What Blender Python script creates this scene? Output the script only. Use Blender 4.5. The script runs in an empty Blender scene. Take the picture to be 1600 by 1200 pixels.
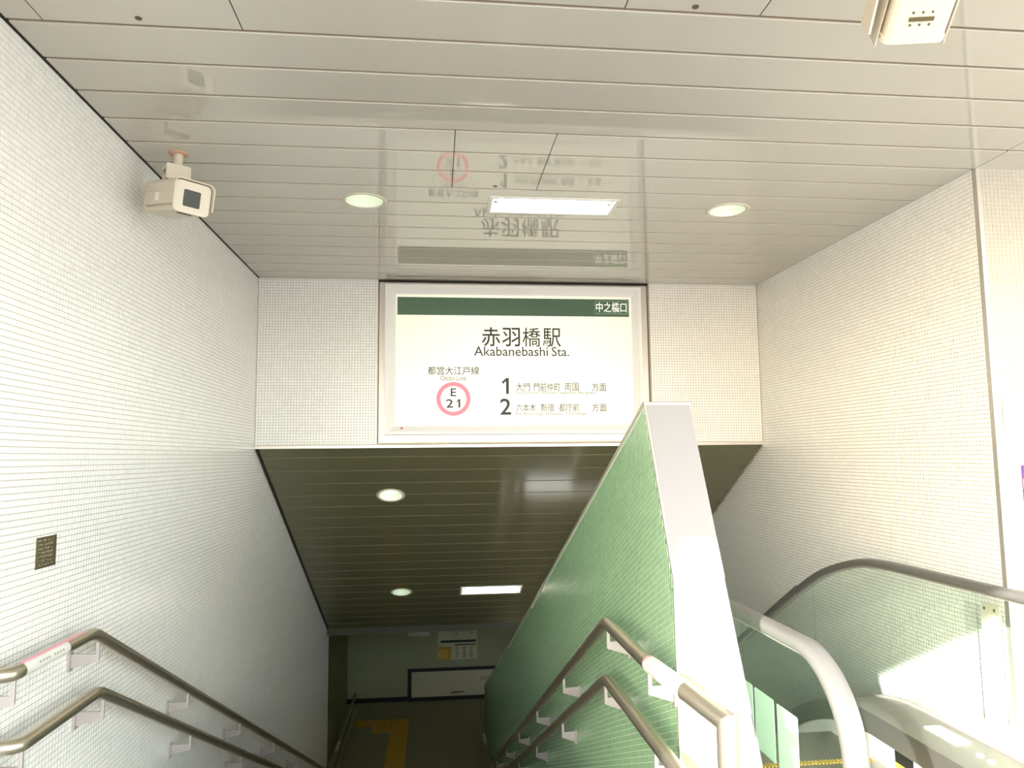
import bpy, bmesh, math, random
import numpy as np
from mathutils import Matrix, Vector

random.seed(4)
S = bpy.context.scene
C = bpy.context.collection
PI = math.pi

# ---------------------------------------------------------------- camera, light, exposure
CH = 1.6                                   # eye height above the street level floor
FPX = 1134.4
YAW, PITCH, ROLL = 0.1056, 0.0995, -0.0104
def cam_axes():
    f = Vector((math.sin(YAW) * math.cos(PITCH), math.cos(YAW) * math.cos(PITCH), math.sin(PITCH)))
    r = Vector((math.cos(YAW), -math.sin(YAW), 0)); u = r.cross(f)
    return (r * math.cos(ROLL) + u * math.sin(ROLL)), (u * math.cos(ROLL) - r * math.sin(ROLL)), f
CR, CU, CF = cam_axes()
cd = bpy.data.cameras.new('camera'); cam = bpy.data.objects.new('camera', cd); C.objects.link(cam)
cd.sensor_fit = 'HORIZONTAL'; cd.sensor_width = 36; cd.lens = FPX / 1600 * 36; cd.clip_start = 0.02
cam.matrix_world = Matrix(((CR.x, CU.x, -CF.x, 0), (CR.y, CU.y, -CF.y, 0), (CR.z, CU.z, -CF.z, CH), (0, 0, 0, 1)))
S.camera = cam

SUN = Vector((.88, 1, -.535)).normalized()
world = bpy.data.worlds.new('sky'); S.world = world; world.use_nodes = True
wn = world.node_tree; wn.nodes.clear()
sky = wn.nodes.new('ShaderNodeTexSky'); sky.sky_type = 'NISHITA'; sky.sun_disc = False
sky.sun_elevation = math.asin(-SUN.z); sky.sun_rotation = math.atan2(-SUN.x, -SUN.y)
bgn = wn.nodes.new('ShaderNodeBackground'); bgn.inputs['Strength'].default_value = 1.65
mixw = wn.nodes.new('ShaderNodeMixRGB'); mixw.inputs['Fac'].default_value = .75
mixw.inputs[2].default_value = (2.15, 2.14, 2.06, 1)      # thin bright haze over the blue
wo = wn.nodes.new('ShaderNodeOutputWorld')
wn.links.new(sky.outputs[0], mixw.inputs[1]); wn.links.new(mixw.outputs[0], bgn.inputs[0]); wn.links.new(bgn.outputs[0], wo.inputs[0])
sd = bpy.data.lights.new('sun', 'SUN'); sd.energy = 8.0; sd.angle = math.radians(.6); sd.color = (1, .975, .94)
so = bpy.data.objects.new('sun', sd); C.objects.link(so); so.rotation_euler = SUN.to_track_quat('-Z', 'Y').to_euler()
so.location = (-6, -6, 9)

S.view_settings.view_transform = 'Standard'; S.view_settings.look = 'None'
S.view_settings.gamma = 1; S.view_settings.use_curve_mapping = False
S.view_settings.exposure = 1.08

# ---------------------------------------------------------------- helpers
def lin(h):
    h = h.lstrip('#'); o = []
    for i in (0, 2, 4):
        c = int(h[i:i + 2], 16) / 255
        o.append(c / 12.92 if c <= .04045 else ((c + .055) / 1.055) ** 2.4)
    return (*o, 1)

def mat(name, col, rough=.5, metal=0, ior=1.5, var=0., nscale=8., emit=None, estr=0., bump=0., island=0., coat=0.):
    m = bpy.data.materials.new(name); m.use_nodes = True
    n = m.node_tree; b = n.nodes['Principled BSDF']
    if isinstance(col, str): col = lin(col)
    if len(col) == 3: col = (*col, 1)
    b.inputs['Base Color'].default_value = col
    b.inputs['Roughness'].default_value = rough; b.inputs['Metallic'].default_value = metal; b.inputs['IOR'].default_value = ior
    b.inputs['Coat Weight'].default_value = coat
    if var or island or bump:
        tc = n.nodes.new('ShaderNodeTexCoord')
        nz = n.nodes.new('ShaderNodeTexNoise'); nz.inputs['Scale'].default_value = nscale; nz.inputs['Detail'].default_value = 4
        n.links.new(tc.outputs['Object'], nz.inputs['Vector'])
        hs = n.nodes.new('ShaderNodeHueSaturation'); hs.inputs['Color'].default_value = col
        mr = n.nodes.new('ShaderNodeMapRange'); mr.inputs['To Min'].default_value = 1 - var; mr.inputs['To Max'].default_value = 1 + var
        n.links.new(nz.outputs['Fac'], mr.inputs['Value'])
        last = mr.outputs[0]
        if island:
            g = n.nodes.new('ShaderNodeNewGeometry'); mi = n.nodes.new('ShaderNodeMapRange')
            mi.inputs['To Min'].default_value = 1 - island; mi.inputs['To Max'].default_value = 1 + island
            oi = n.nodes.new('ShaderNodeObjectInfo'); ad = n.nodes.new('ShaderNodeMath'); ad.operation = 'ADD'
            fr = n.nodes.new('ShaderNodeMath'); fr.operation = 'FRACT'
            n.links.new(g.outputs['Random Per Island'], ad.inputs[0]); n.links.new(oi.outputs['Random'], ad.inputs[1])
            n.links.new(ad.outputs[0], fr.inputs[0]); n.links.new(fr.outputs[0], mi.inputs['Value'])
            mu = n.nodes.new('ShaderNodeMath'); mu.operation = 'MULTIPLY'
            n.links.new(last, mu.inputs[0]); n.links.new(mi.outputs[0], mu.inputs[1]); last = mu.outputs[0]
        n.links.new(last, hs.inputs['Value']); n.links.new(hs.outputs[0], b.inputs['Base Color'])
        if bump:
            bp = n.nodes.new('ShaderNodeBump'); bp.inputs['Strength'].default_value = bump; bp.inputs['Distance'].default_value = .01
            n.links.new(nz.outputs['Fac'], bp.inputs['Height']); n.links.new(bp.outputs[0], b.inputs['Normal'])
    if emit is not None:
        b.inputs['Emission Color'].default_value = lin(emit) if isinstance(emit, str) else (*emit, 1)
        b.inputs['Emission Strength'].default_value = estr
    return m

def glass_mat(name, tint):
    m = bpy.data.materials.new(name); m.use_nodes = True
    n = m.node_tree; n.nodes.clear()
    t = n.nodes.new('ShaderNodeBsdfTransparent'); t.inputs[0].default_value = (*tint, 1)
    g = n.nodes.new('ShaderNodeBsdfGlossy'); g.inputs['Roughness'].default_value = .015
    f = n.nodes.new('ShaderNodeFresnel'); f.inputs[0].default_value = 1.45
    mx = n.nodes.new('ShaderNodeMixShader'); o = n.nodes.new('ShaderNodeOutputMaterial')
    gm = n.nodes.new('ShaderNodeNewGeometry'); iv = n.nodes.new('ShaderNodeMath'); iv.operation = 'SUBTRACT'; iv.inputs[0].default_value = 1
    ml = n.nodes.new('ShaderNodeMath'); ml.operation = 'MULTIPLY'
    n.links.new(gm.outputs['Backfacing'], iv.inputs[1]); n.links.new(iv.outputs[0], ml.inputs[0]); n.links.new(f.outputs[0], ml.inputs[1])
    n.links.new(ml.outputs[0], mx.inputs[0]); n.links.new(t.outputs[0], mx.inputs[1]); n.links.new(g.outputs[0], mx.inputs[2])
    n.links.new(mx.outputs[0], o.inputs[0]); return m

def box(x0, x1, y0, y1, z0, z1):
    v = [(x0, y0, z0), (x1, y0, z0), (x1, y1, z0), (x0, y1, z0), (x0, y0, z1), (x1, y0, z1), (x1, y1, z1), (x0, y1, z1)]
    return v, [(0, 3, 2, 1), (4, 5, 6, 7), (0, 1, 5, 4), (1, 2, 6, 5), (2, 3, 7, 6), (3, 0, 4, 7)]

def join(*gs):
    V, F = [], []
    for v, f in gs:
        k = len(V); V += [tuple(p) for p in v]; F += [tuple(i + k for i in q) for q in f]
    return V, F

def xf(g, M): return [tuple(M @ Vector(p)) for p in g[0]], g[1]

def prism(poly, axis, a, b):
    """polygon in the two other axes (in order), extruded along axis from a to b"""
    n = len(poly)
    def P(p, t):
        return {'x': (t, p[0], p[1]), 'y': (p[0], t, p[1]), 'z': (p[0], p[1], t)}[axis]
    v = [P(p, a) for p in poly] + [P(p, b) for p in poly]
    f = [tuple(range(n))[::-1], tuple(range(n, 2 * n))] + [(i, (i + 1) % n, n + (i + 1) % n, n + i) for i in range(n)]
    return v, f

def tube(path, prof, caps=True, up=(0, 0, 1), closed=False):
    """sweep a closed 2-D profile [(side, up)] along a polyline with mitred joints"""
    P = [Vector(p) for p in path]; n = len(P); m = len(prof); V, F = [], []
    upv = Vector(up)
    for i in range(n):
        d0 = (P[i] - P[i - 1]).normalized() if i else (P[1] - P[0]).normalized()
        d1 = (P[i + 1] - P[i]).normalized() if i < n - 1 else d0
        if i == 0: d0 = d1
        t = (d0 + d1).normalized(); c = max(.35, t.dot(d0))
        s = t.cross(upv)
        if s.length < 1e-3: s = t.cross(Vector((0, 1, 0)))
        s.normalize(); w = s.cross(t).normalized()
        # stretch in the bend plane
        bend = (d1 - d0)
        if bend.length > 1e-4:
            bd = bend.normalized()
        else: bd = None
        for a, b in prof:
            o = s * a + w * b
            if bd: o += bd * o.dot(bd) * (1 / c - 1)
            V.append(tuple(P[i] + o))
    for i in range(n - 1):
        for j in range(m):
            k = (j + 1) % m
            F.append((i * m + j, i * m + k, (i + 1) * m + k, (i + 1) * m + j))
    if caps: F += [tuple(range(m))[::-1], tuple(range((n - 1) * m, n * m))]
    return V, F

def circ(r, n=16, ry=None): return [(r * math.cos(2 * PI * i / n), (ry or r) * math.sin(2 * PI * i / n)) for i in range(n)]

def fillet(path, r, n=6):
    P = [Vector(p) for p in path]; out = [P[0]]
    for i in range(1, len(P) - 1):
        a, b, c = P[i - 1], P[i], P[i + 1]
        u, w = (a - b), (c - b); k = min(r, u.length * .45, w.length * .45)
        p0, p1 = b + u.normalized() * k, b + w.normalized() * k
        for j in range(n + 1):
            t = j / n; out.append(p0 * (1 - t) ** 2 + b * 2 * t * (1 - t) + p1 * t * t)
    return out + [P[-1]]

def lathe(prof, n=24, M=None, cap0=False, cap1=False):
    V, F = [], []
    for r, z in prof:
        for i in range(n): V.append((r * math.cos(2 * PI * i / n), r * math.sin(2 * PI * i / n), z))
    for k in range(len(prof) - 1):
        for i in range(n):
            j = (i + 1) % n; F.append((k * n + i, k * n + j, (k + 1) * n + j, (k + 1) * n + i))
    if cap0: F.append(tuple(range(n))[::-1])
    if cap1: F.append(tuple(range((len(prof) - 1) * n, len(prof) * n)))
    g = (V, F)
    return xf(g, M) if M is not None else g

def rbox(hx, hy, hz, r, n=4):
    """box centred on 0 with edges along y rounded by r"""
    pts = []
    for cx, cz, a0 in ((hx - r, hz - r, 0), (-hx + r, hz - r, 90), (-hx + r, -hz + r, 180), (hx - r, -hz + r, 270)):
        for k in range(n + 1):
            a = math.radians(a0 + 90 * k / n); pts.append((cx + r * math.cos(a), cz + r * math.sin(a)))
    return prism(pts, 'y', -hy, hy)

def obj(name, g, m, parent=None, smooth=None, bevel=0., kind=None, label=None):
    me = bpy.data.meshes.new(name); me.from_pydata(g[0], [], g[1]); me.update()
    bm = bmesh.new(); bm.from_mesh(me); bmesh.ops.recalc_face_normals(bm, faces=bm.faces); bm.to_mesh(me); bm.free()
    if smooth:
        for p in me.polygons: p.use_smooth = True
        me.set_sharp_from_angle(angle=math.radians(smooth))
    return link(name, me, m, parent, bevel, kind, label)

def link(name, me, m, parent=None, bevel=0., kind=None, label=None):
    if m and not len(me.materials): me.materials.append(m)
    o = bpy.data.objects.new(name, me); C.objects.link(o)
    if parent: adopt(o, parent)
    if bevel:
        b = o.modifiers.new('bevel', 'BEVEL'); b.width = bevel; b.segments = 2; b.limit_method = 'ANGLE'
    if kind: o['kind'] = kind
    if label: o['label'] = label
    return o

def adopt(o, parent):
    o.parent = parent; o.matrix_parent_inverse = parent.matrix_basis.inverted()

def struct(name, g, m, label=None, smooth=None):
    o = obj(name, g, m, None, smooth, 0, 'structure'); o['label'] = label or name; return o

def thing(name, label, cat, loc, group=None):
    o = bpy.data.objects.new(name, None); C.objects.link(o); o.location = loc; o.empty_display_size = .1
    o['label'] = label; o['category'] = cat
    if group: o['group'] = group
    return o

def tag(o, label, cat, group=None):
    o['label'] = label; o['category'] = cat
    if group: o['group'] = group
    return o

def copy_tree(o, label, delta, group=None):
    c = o.copy(); C.objects.link(c); c['label'] = label
    c.location = Vector(o.location) + Vector(delta)
    for ch in list(o.children):
        d = ch.copy(); C.objects.link(d); d.parent = c
        for g in ch.children:
            e = g.copy(); C.objects.link(e); e.parent = d
    return c

def cut(o, cutters):
    """cut holes into o and keep only the finished mesh"""
    tmp = []
    for g in cutters:
        me = bpy.data.meshes.new('tmp'); me.from_pydata(g[0], [], g[1]); me.update()
        bm = bmesh.new(); bm.from_mesh(me); bmesh.ops.recalc_face_normals(bm, faces=bm.faces); bm.to_mesh(me); bm.free()
        t = bpy.data.objects.new('tmp', me); C.objects.link(t); tmp.append(t)
        md = o.modifiers.new('cut', 'BOOLEAN'); md.object = t; md.operation = 'DIFFERENCE'; md.solver = 'EXACT'
    dg = bpy.context.evaluated_depsgraph_get(); dg.update()
    nm = bpy.data.meshes.new_from_object(o.evaluated_get(dg)); old = o.data; nmn = old.name
    o.modifiers.clear(); o.data = nm; bpy.data.meshes.remove(old); nm.name = nmn
    for t in tmp:
        me = t.data; bpy.data.objects.remove(t); bpy.data.meshes.remove(me)

def text(name, s, x0, z0, x1, z1, y, m, parent, offset=0., M=None, ext=.0008, label=None):
    """lettering fitted to the rectangle x0..x1, z0..z1 in a plane facing -y (or placed by M)"""
    cu = bpy.data.curves.new(name, 'FONT'); cu.body = s; cu.size = 1; cu.extrude = .002; cu.resolution_u = 3; cu.offset = offset
    t = bpy.data.objects.new('tmp', cu); C.objects.link(t)
    dg = bpy.context.evaluated_depsgraph_get()
    me = bpy.data.meshes.new_from_object(t.evaluated_get(dg)); bpy.data.objects.remove(t); bpy.data.curves.remove(cu)
    me.name = name; me.materials.clear()
    v = np.empty(len(me.vertices) * 3); me.vertices.foreach_get('co', v); v = v.reshape(-1, 3)
    if len(v) == 0: return None
    lo, hi = v.min(0), v.max(0); d = np.maximum(hi - lo, 1e-6)
    w = np.empty_like(v)
    w[:, 0] = x0 + (v[:, 0] - lo[0]) / d[0] * (x1 - x0)
    w[:, 2] = z0 + (v[:, 1] - lo[1]) / d[1] * (z1 - z0)
    w[:, 1] = y - (v[:, 2] - lo[2]) / d[2] * ext
    if M is not None:
        w = np.array([tuple(M @ Vector(p)) for p in w])
    me.vertices.foreach_set('co', w.ravel()); me.update()
    return link(name, me, m, parent, label=label)

def proj(P):
    P = np.asarray(P) - np.array([0, 0, CH]); r, u, f = (np.array(a) for a in (CR, CU, CF))
    d = P @ f; ok = d > .1; dd = np.where(ok, d, 1)
    return 800 + FPX * (P @ r) / dd, 600 - FPX * (P @ u) / dd, ok

def tiles(parent, O, U, V, N, nu, nv, m, mask, gap=.0024, thick=.0020, bev=.0012, single=300):
    """mosaic: U, V are the pitch vectors; the tiles that show largest are objects, the rest one joined part"""
    O, U, V, N = (np.array(a, float) for a in (O, U, V, N))
    i, j = np.meshgrid(np.arange(nu), np.arange(nv), indexing='ij')
    c = O + (i.ravel()[:, None] + .5) * U + (j.ravel()[:, None] + .5) * V
    c = c[mask(c)]
    ku = (np.linalg.norm(U) - gap) / np.linalg.norm(U) / 2; kv = (np.linalg.norm(V) - gap) / np.linalg.norm(V) / 2
    bu, bv = bev / np.linalg.norm(U), bev / np.linalg.norm(V)
    q = np.array([(-1, -1), (1, -1), (1, 1), (-1, 1)])
    base = q[:, :1] * ku * U + q[:, 1:] * kv * V
    top = q[:, :1] * (ku - bu) * U + q[:, 1:] * (kv - bv) * V + N * thick
    loc = np.vstack([base, top])
    fc = np.array([(4, 5, 6, 7), (0, 1, 5, 4), (1, 2, 6, 5), (2, 3, 7, 6), (3, 0, 4, 7)])
    if np.dot(np.cross(U, V), N) < 0: fc = fc[:, ::-1]
    x0, y0, k0 = proj(c); x1, y1, _ = proj(c + U); x2, y2, _ = proj(c + V)
    area = np.abs((x1 - x0) * (y2 - y0) - (y1 - y0) * (x2 - x0))
    vis = k0 & (x0 > 2) & (x0 < 1598) & (y0 > 2) & (y0 < 1198)
    area = np.where(vis, area, -1)
    order = np.argsort(-area)[:single]; order = order[area[order] > 0]
    if len(order):
        me = bpy.data.meshes.new('tile'); me.from_pydata([tuple(p) for p in loc], [], [tuple(int(a) for a in f) for f in fc]); me.materials.append(m); me.update()
        inv = parent.matrix_basis.inverted()
        for k in order:
            o = bpy.data.objects.new('tile', me); o.location = c[k]; C.objects.link(o)
            o.parent = parent; o.matrix_parent_inverse = inv
    rest = np.ones(len(c), bool); rest[order] = False; c = c[rest]; n = len(c)
    if n == 0: return
    vv = (c[:, None, :] + loc[None]).reshape(-1, 3)
    ff = (np.arange(n)[:, None, None] * 8 + fc[None]).reshape(-1)
    me = bpy.data.meshes.new('mosaic_tiles'); me.vertices.add(len(vv)); me.vertices.foreach_set('co', vv.ravel())
    me.loops.add(len(ff)); me.loops.foreach_set('vertex_index', ff.astype(np.int32))
    me.polygons.add(n * 5); me.polygons.foreach_set('loop_start', np.arange(0, n * 20, 4, dtype=np.int32))
    me.update(calc_edges=True); me.validate(); me.shade_flat()
    link('mosaic_tiles', me, m, parent, kind='stuff')

# ---------------------------------------------------------------- materials
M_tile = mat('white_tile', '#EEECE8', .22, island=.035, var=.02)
M_tile2 = mat('cream_tile_darkened', '#B4B0A6', .22, island=.03, var=.02)  # cream tint, plus darkening of the same tile to offset strong light here
M_grout = mat('beige_grout', '#AFA593', .8, var=.05)
M_gtile = mat('green_tile', '#8FB38C', .22, island=.07, var=.06, nscale=2)
M_ggrout = mat('pale_green_grout', '#CAD8BC', .8)
M_ceil = mat('ceiling_paint', '#C6C0B4', .035, ior=1.75, bump=.004, nscale=3.)
M_joint = mat('ceiling_joint', '#83725F', .7)
M_edge = mat('ceiling_panel_edge', '#B9AD9C', .7)
M_dark = mat('dark_gap', '#2A241C', .8)
M_soffit = mat('soffit_paint_shaded', '#706C52', .12, bump=.01, nscale=3.)  # ceiling panel paint with the shade over the stairs put into its colour
M_fascia = mat('fascia_paint', '#45432F', .5)
M_soffitj = mat('soffit_joint_lit', '#CFC4AA', .6)  # joints lightened to carry the daylight caught by panel edges
M_white = mat('white_paint', '#E8E5E0', .4)
M_cream = mat('cream_paint', '#D6CCBB', .4, var=.02)
M_panel = mat('white_stone_panel', '#8C8988', .45, var=.02, nscale=60)
M_alu = mat('anodised_aluminium', '#C9C2BA', .35, .6)
M_steel = mat('brushed_steel', '#C6BCA8', .31, .92, var=.06, nscale=5)
M_steeld = mat('deck_steel', '#ACA8A1', .36, .88, var=.05, nscale=12)
M_brk = mat('bracket_steel', '#B8AFAB', .4, .4)
M_rubber = mat('dark_rubber', '#64625E', .35)
M_black = mat('black_paint', '#14150F', .5)
M_floor = mat('granite_floor', '#82807B', .5, var=.08, nscale=40)
M_floor2 = mat('landing_floor', '#A39F78', .45, var=.1, nscale=6)
M_yellow = mat('tactile_yellow', '#E6BC42', .6, var=.06, nscale=20)
M_plaster = mat('grey_plaster', '#A8AD86', .6, var=.04, nscale=4)
M_frame = mat('sign_frame_white', '#ECE8E6', .35)
M_ink = mat('brown_black_ink', '#22170A', .5)
M_inkw = mat('white_ink', '#F3F3E6', .5, emit='#F3F3E6', estr=.25)
M_red = mat('pink_red_ink', '#EC6F7C', .5, emit='#F27482', estr=.32)
M_ink2 = mat('olive_ink', '#4A3B16', .5, emit='#8A7A40', estr=.05)
M_notice = mat('notice_board', '#F6F3EA', .4)
M_nred = mat('notice_red', '#D99A92', .5)
M_ngrey = mat('notice_grey', '#A5A29D', .5)
M_purple = mat('poster_purple', '#5B2A78', .5)
M_mapy = mat('map_yellow', '#D8B44A', .5)
M_orange = mat('poster_orange', '#F2B063', .5)
M_pred = mat('poster_red', '#A8313F', .5)
M_pink = mat('sticker_pink', '#EBA4AC', .4)
M_stick = mat('sticker_white', '#DEDCD3', .4)
M_mint = mat('sticker_mint', '#CFE6D6', .4)
M_lens = mat('dark_window', '#12160F', .05, ior=1.3)
M_bronze = mat('bronze_plate', '#6B6247', .4, .4, var=.15, nscale=60)
M_lamp = mat('lamp_tube', '#FFFFFF', .5, emit='#FFF6E4', estr=16.)
M_refl = mat('lamp_reflector', '#F6F3EA', .35, emit='#FFF4DC', estr=.0)
M_dl = mat('downlight_reflector', '#F1F5EA', .2)
M_bulb = mat('downlight_lamp', '#F6FFE8', .5, emit='#E6F7CF', estr=.55)
M_glass = glass_mat('green_glass', (.91, .955, .928))
M_acryl = glass_mat('clear_acrylic', (.97, .98, .975))

def sign_face_mat():
    m = mat('sign_face', '#A3A192', .25)
    n = m.node_tree; b = n.nodes['Principled BSDF']
    tc = n.nodes.new('ShaderNodeTexCoord'); sx = n.nodes.new('ShaderNodeSeparateXYZ'); n.links.new(tc.outputs['Generated'], sx.inputs[0])
    # two lamp columns behind the acrylic make a soft bright middle that falls off to the rim
    def fall(out, p):
        a = n.nodes.new('ShaderNodeMath'); a.operation = 'SUBTRACT'; n.links.new(out, a.inputs[0]); a.inputs[1].default_value = .5
        c = n.nodes.new('ShaderNodeMath'); c.operation = 'ABSOLUTE'; n.links.new(a.outputs[0], c.inputs[0])
        d = n.nodes.new('ShaderNodeMath'); d.operation = 'POWER'; n.links.new(c.outputs[0], d.inputs[0]); d.inputs[1].default_value = 2
        e = n.nodes.new('ShaderNodeMath'); e.operation = 'MULTIPLY'; n.links.new(d.outputs[0], e.inputs[0]); e.inputs[1].default_value = p
        return e.outputs[0]
    s = n.nodes.new('ShaderNodeMath'); s.operation = 'ADD'; n.links.new(fall(sx.outputs['X'], .8), s.inputs[0]); n.links.new(fall(sx.outputs['Z'], .5), s.inputs[1])
    k = n.nodes.new('ShaderNodeMath'); k.operation = 'SUBTRACT'; k.inputs[0].default_value = 1; n.links.new(s.outputs[0], k.inputs[1])
    q = n.nodes.new('ShaderNodeMath'); q.operation = 'MULTIPLY'; n.links.new(k.outputs[0], q.inputs[0]); q.inputs[1].default_value = .43
    b.inputs['Emission Color'].default_value = lin('#FBF8DC'); n.links.new(q.outputs[0], b.inputs['Emission Strength'])
    return m
M_face = sign_face_mat()
M_band = mat('sign_green', '#2F4A33', .3, emit='#4C7A44', estr=.06, var=.25, nscale=1.5)

# ---------------------------------------------------------------- sizes
XL, XR, D, ZC = -1.526, 2.974, 6.36, 3.16          # hall side walls, end wall, ceiling
TS, ZS = .567, 1.703                               # slope and start of the stair soffit
SS = .488                                          # stair slope
YE = 10.80                                         # lower end of the soffit
FL = -3.4                                          # landing floor
YR = 3.592                                         # corner of the right wall
PG, PR = .82, 1.0                                  # partition faces
PT = .42                                           # partition top slope
YW = 15.72                                         # landing end wall
def zsof(y): return ZS - TS * (y - D)
def ztop(y): return 1.80 - PT * (y - 2.787) + .0012 * (y - 2.787) ** 2

# ---------------------------------------------------------------- floors and stairs
fl = struct('floor', join(box(XL - .3, PG + .02, -14, 3.4, -.25, 0), box(PG + .02, XR, -14, 3.40, -.25, 0), box(XR, 9, -14, YR + .2, -.25, 0)), M_floor,
            'pale granite floor at street level')
struct('ground', join(box(-60, XL - .3, -60, -.0, -.3, -.02), box(XL - .3, 9, -60, -14, -.3, -.02), box(9, 60, -60, 40, -.3, -.02)), M_floor, 'sunlit pavement outside the entrance')
st = struct('staircase', box(XL, PG, 10.37, 10.40, FL - .2, FL), M_floor, 'stairs going down to the landing')
NST = 21
for k in range(NST):
    y0 = 3.4 + k * .332; z = -(k + 1) * 3.4 / NST
    obj('step', box(XL, PG, y0, y0 + .36, z - .3, z), M_floor, st)
fl2 = struct('floor.001', box(-3, 6, 10.37, YW + .2, FL - .2, FL), M_floor2, 'dark landing floor at the foot of the stairs')
def tactile(x, y):
    p = .335; g = .004
    gs = [box(x + g, x + p - g, y + g, y + p - g, FL, FL + .004)]
    for i in range(4):
        a = x + .05 + i * .078
        gs.append(prism([(a - .012, FL + .004), (a + .012, FL + .004), (a + .007, FL + .009), (a - .007, FL + .009)], 'y', y + .03, y + p - .03))
    return join(*gs)
me0 = None
spots = [(-.833, 14.33 - .335 * r) for r in range(0, 12)] + [(-1.168, 14.33), (-1.168, 13.995), (-1.503, 14.33)]
g0 = tactile(0, 0)
for x, y in spots:
    if me0 is None:
        o = obj('tactile_tile', g0, M_yellow, None); me0 = o.data
    else:
        o = bpy.data.objects.new('tactile_tile', me0); C.objects.link(o)
    o.location = (x, y, 0); adopt(o, fl2)

# ---------------------------------------------------------------- walls
wl = struct('wall_left', box(XL - .28, XL, -.19, 11.0, -3.8, 3.3), M_grout, 'long left wall of small white mosaic tiles')
def m_left(c):
    y, z = c[:, 1], c[:, 2]
    low = np.where(y < 3.4, 0.0, np.maximum(-SS * (y - 3.4) - .1, FL))
    high = np.where(y < D, ZC + .006, ZS - TS * (y - D) - .02)
    return (z > low) & (z < high) & (y < 10.98)
P = .0243
tiles(wl, (XL, -.18, -3.4), (0, P, 0), (0, 0, P), (1, 0, 0), 460, 271, M_tile, m_left)

wl2 = struct('wall_left.001', box(-2.1, -1.80, 11.0, YW, -3.6, -.5), M_plaster, 'landing wall left of the stair foot')
wr = struct('wall_right', box(XR, XR + .25, YR + .012, YW, -3.8, 3.3), M_grout, 'right wall of small white mosaic tiles beside the escalator')
def m_right(c):
    y, z = c[:, 1], c[:, 2]
    low = np.where(y < 4, .0, -.577 * (y - 4) - .2)
    high = np.where(y < D, ZC - .004, ZS - TS * (y - D) - .02)
    return (z > low) & (z < high) & (y < 10.2)
tiles(wr, (XR, YR + .03, -3.3), (0, P, 0), (0, 0, P), (-1, 0, 0), 280, 266, M_tile, m_right)
wf = struct('wall_return', box(XR + .012, 8, YR, YR + .25, -.3, 3.3), M_grout, 'white tiled wall facing the street right of the escalator')
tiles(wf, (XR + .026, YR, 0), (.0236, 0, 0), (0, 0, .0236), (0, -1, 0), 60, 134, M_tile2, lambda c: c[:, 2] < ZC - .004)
struct('trim_1', prism([(XR - .004, YR + .020), (XR - .004, YR - .006), (XR + .022, YR - .006), (XR + .022, YR + .004), (XR + .004, YR + .004), (XR + .004, YR + .020)], 'z', 0, ZC), M_alu, 'metal corner bead of the right wall')
SX0, SX1 = -.496, 1.932                            # recess that holds the sign
we = struct('wall_end', join(box(XL, SX0, D, D + .2, ZS, 3.3), box(SX1, XR, D, D + .2, ZS, 3.3), box(SX0, SX1, D + .06, D + .2, ZS, 3.3)), M_grout,
            'white tiled wall above the stair opening')
tiles(we, (XL + .004, D, ZS + .012), (P, 0, 0), (0, 0, P), (0, -1, 0), 42, 60, M_tile, lambda c: c[:, 0] < SX0 - .01, single=150)
tiles(we, (SX1 + .012, D, ZS + .012), (P, 0, 0), (0, 0, P), (0, -1, 0), 42, 60, M_tile, lambda c: c[:, 0] < XR, single=150)
M_sur = mat('sign_surround', '#BDB4AA', .3, .3)
obj('surround_panel', box(SX0 + .004, SX1 - .004, D + .03, D + .055, ZS + .01, ZC - .004), M_sur, we)
struct('trim_2', box(XL + .005, XR - .004, D - .016, D + .012, ZS - .018, ZS + .006), M_alu, 'metal edge strip under the tiled end wall')
struct('trim_3', prism([(XL, D - .012), (XL + .012, D), (XL, D)], 'z', ZS, ZC), M_alu, 'joint strip in the left corner of the end wall')

# landing end wall
wb = struct('wall_end.001', box(-2.1, 6, YW, YW + .2, -3.6, -.4), M_plaster, 'grey end wall of the landing')
struct('baseboard_end', box(-1.8, 6, YW - .02, YW, FL, FL + .085), M_black, 'black baseboard along the landing wall')
struct('wall_right.001', box(5.8, 6, 10, YW, -3.6, -.4), M_plaster, 'far side wall of the landing')

# partition between stairs and escalator
prof = [(2.787, 1.80), (2.49, 1.17), (2.477, -.3), (3.4, -.3), (10.2, -3.6), (12.62, -3.6), (12.62, ztop(12.62))] + [(y, ztop(y)) for y in np.linspace(12.0, 3.4, 8)]
profr = [(2.787, 1.80), (2.49, 1.17), (1.80, -.3), (3.4, -.3), (10.2, -3.6), (12.62, -3.6), (12.62, ztop(12.62))] + [(y, ztop(y)) for y in np.linspace(12.0, 3.4, 8)]
n = len(prof)
V = [(PG, y, z) for y, z in prof] + [(PR, y, z) for y, z in profr]
F = [tuple(range(n)), tuple(range(n, 2 * n))[::-1]] + [(i, (i + 1) % n, n + (i + 1) % n, n + i) for i in range(n)]
wp = struct('wall_partition', (V, F), M_ggrout, 'sloping green tiled partition wall between stairs and escalator')
def m_part(c):
    y, z = c[:, 1], c[:, 2]
    yf = np.where(z > 1.17, 2.49 + (z - 1.17) * .297 / .63, 2.478) + .016
    low = np.where(y < 3.4, 0., np.maximum(-SS * (y - 3.4) - .15, FL))
    zt = 1.80 - PT * (y - 2.787) + .0012 * (y - 2.787) ** 2
    return (y > yf) & (z < zt - .018) & (z > low) & (y < 12.58)
PGy = .0222
tiles(wp, (PG, 2.40, -3.45 - .1), (0, PGy, -PGy * PT), (0, 0, .0238), (-1, 0, 0), 462, 420, M_gtile, m_part, gap=.0022)
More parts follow.
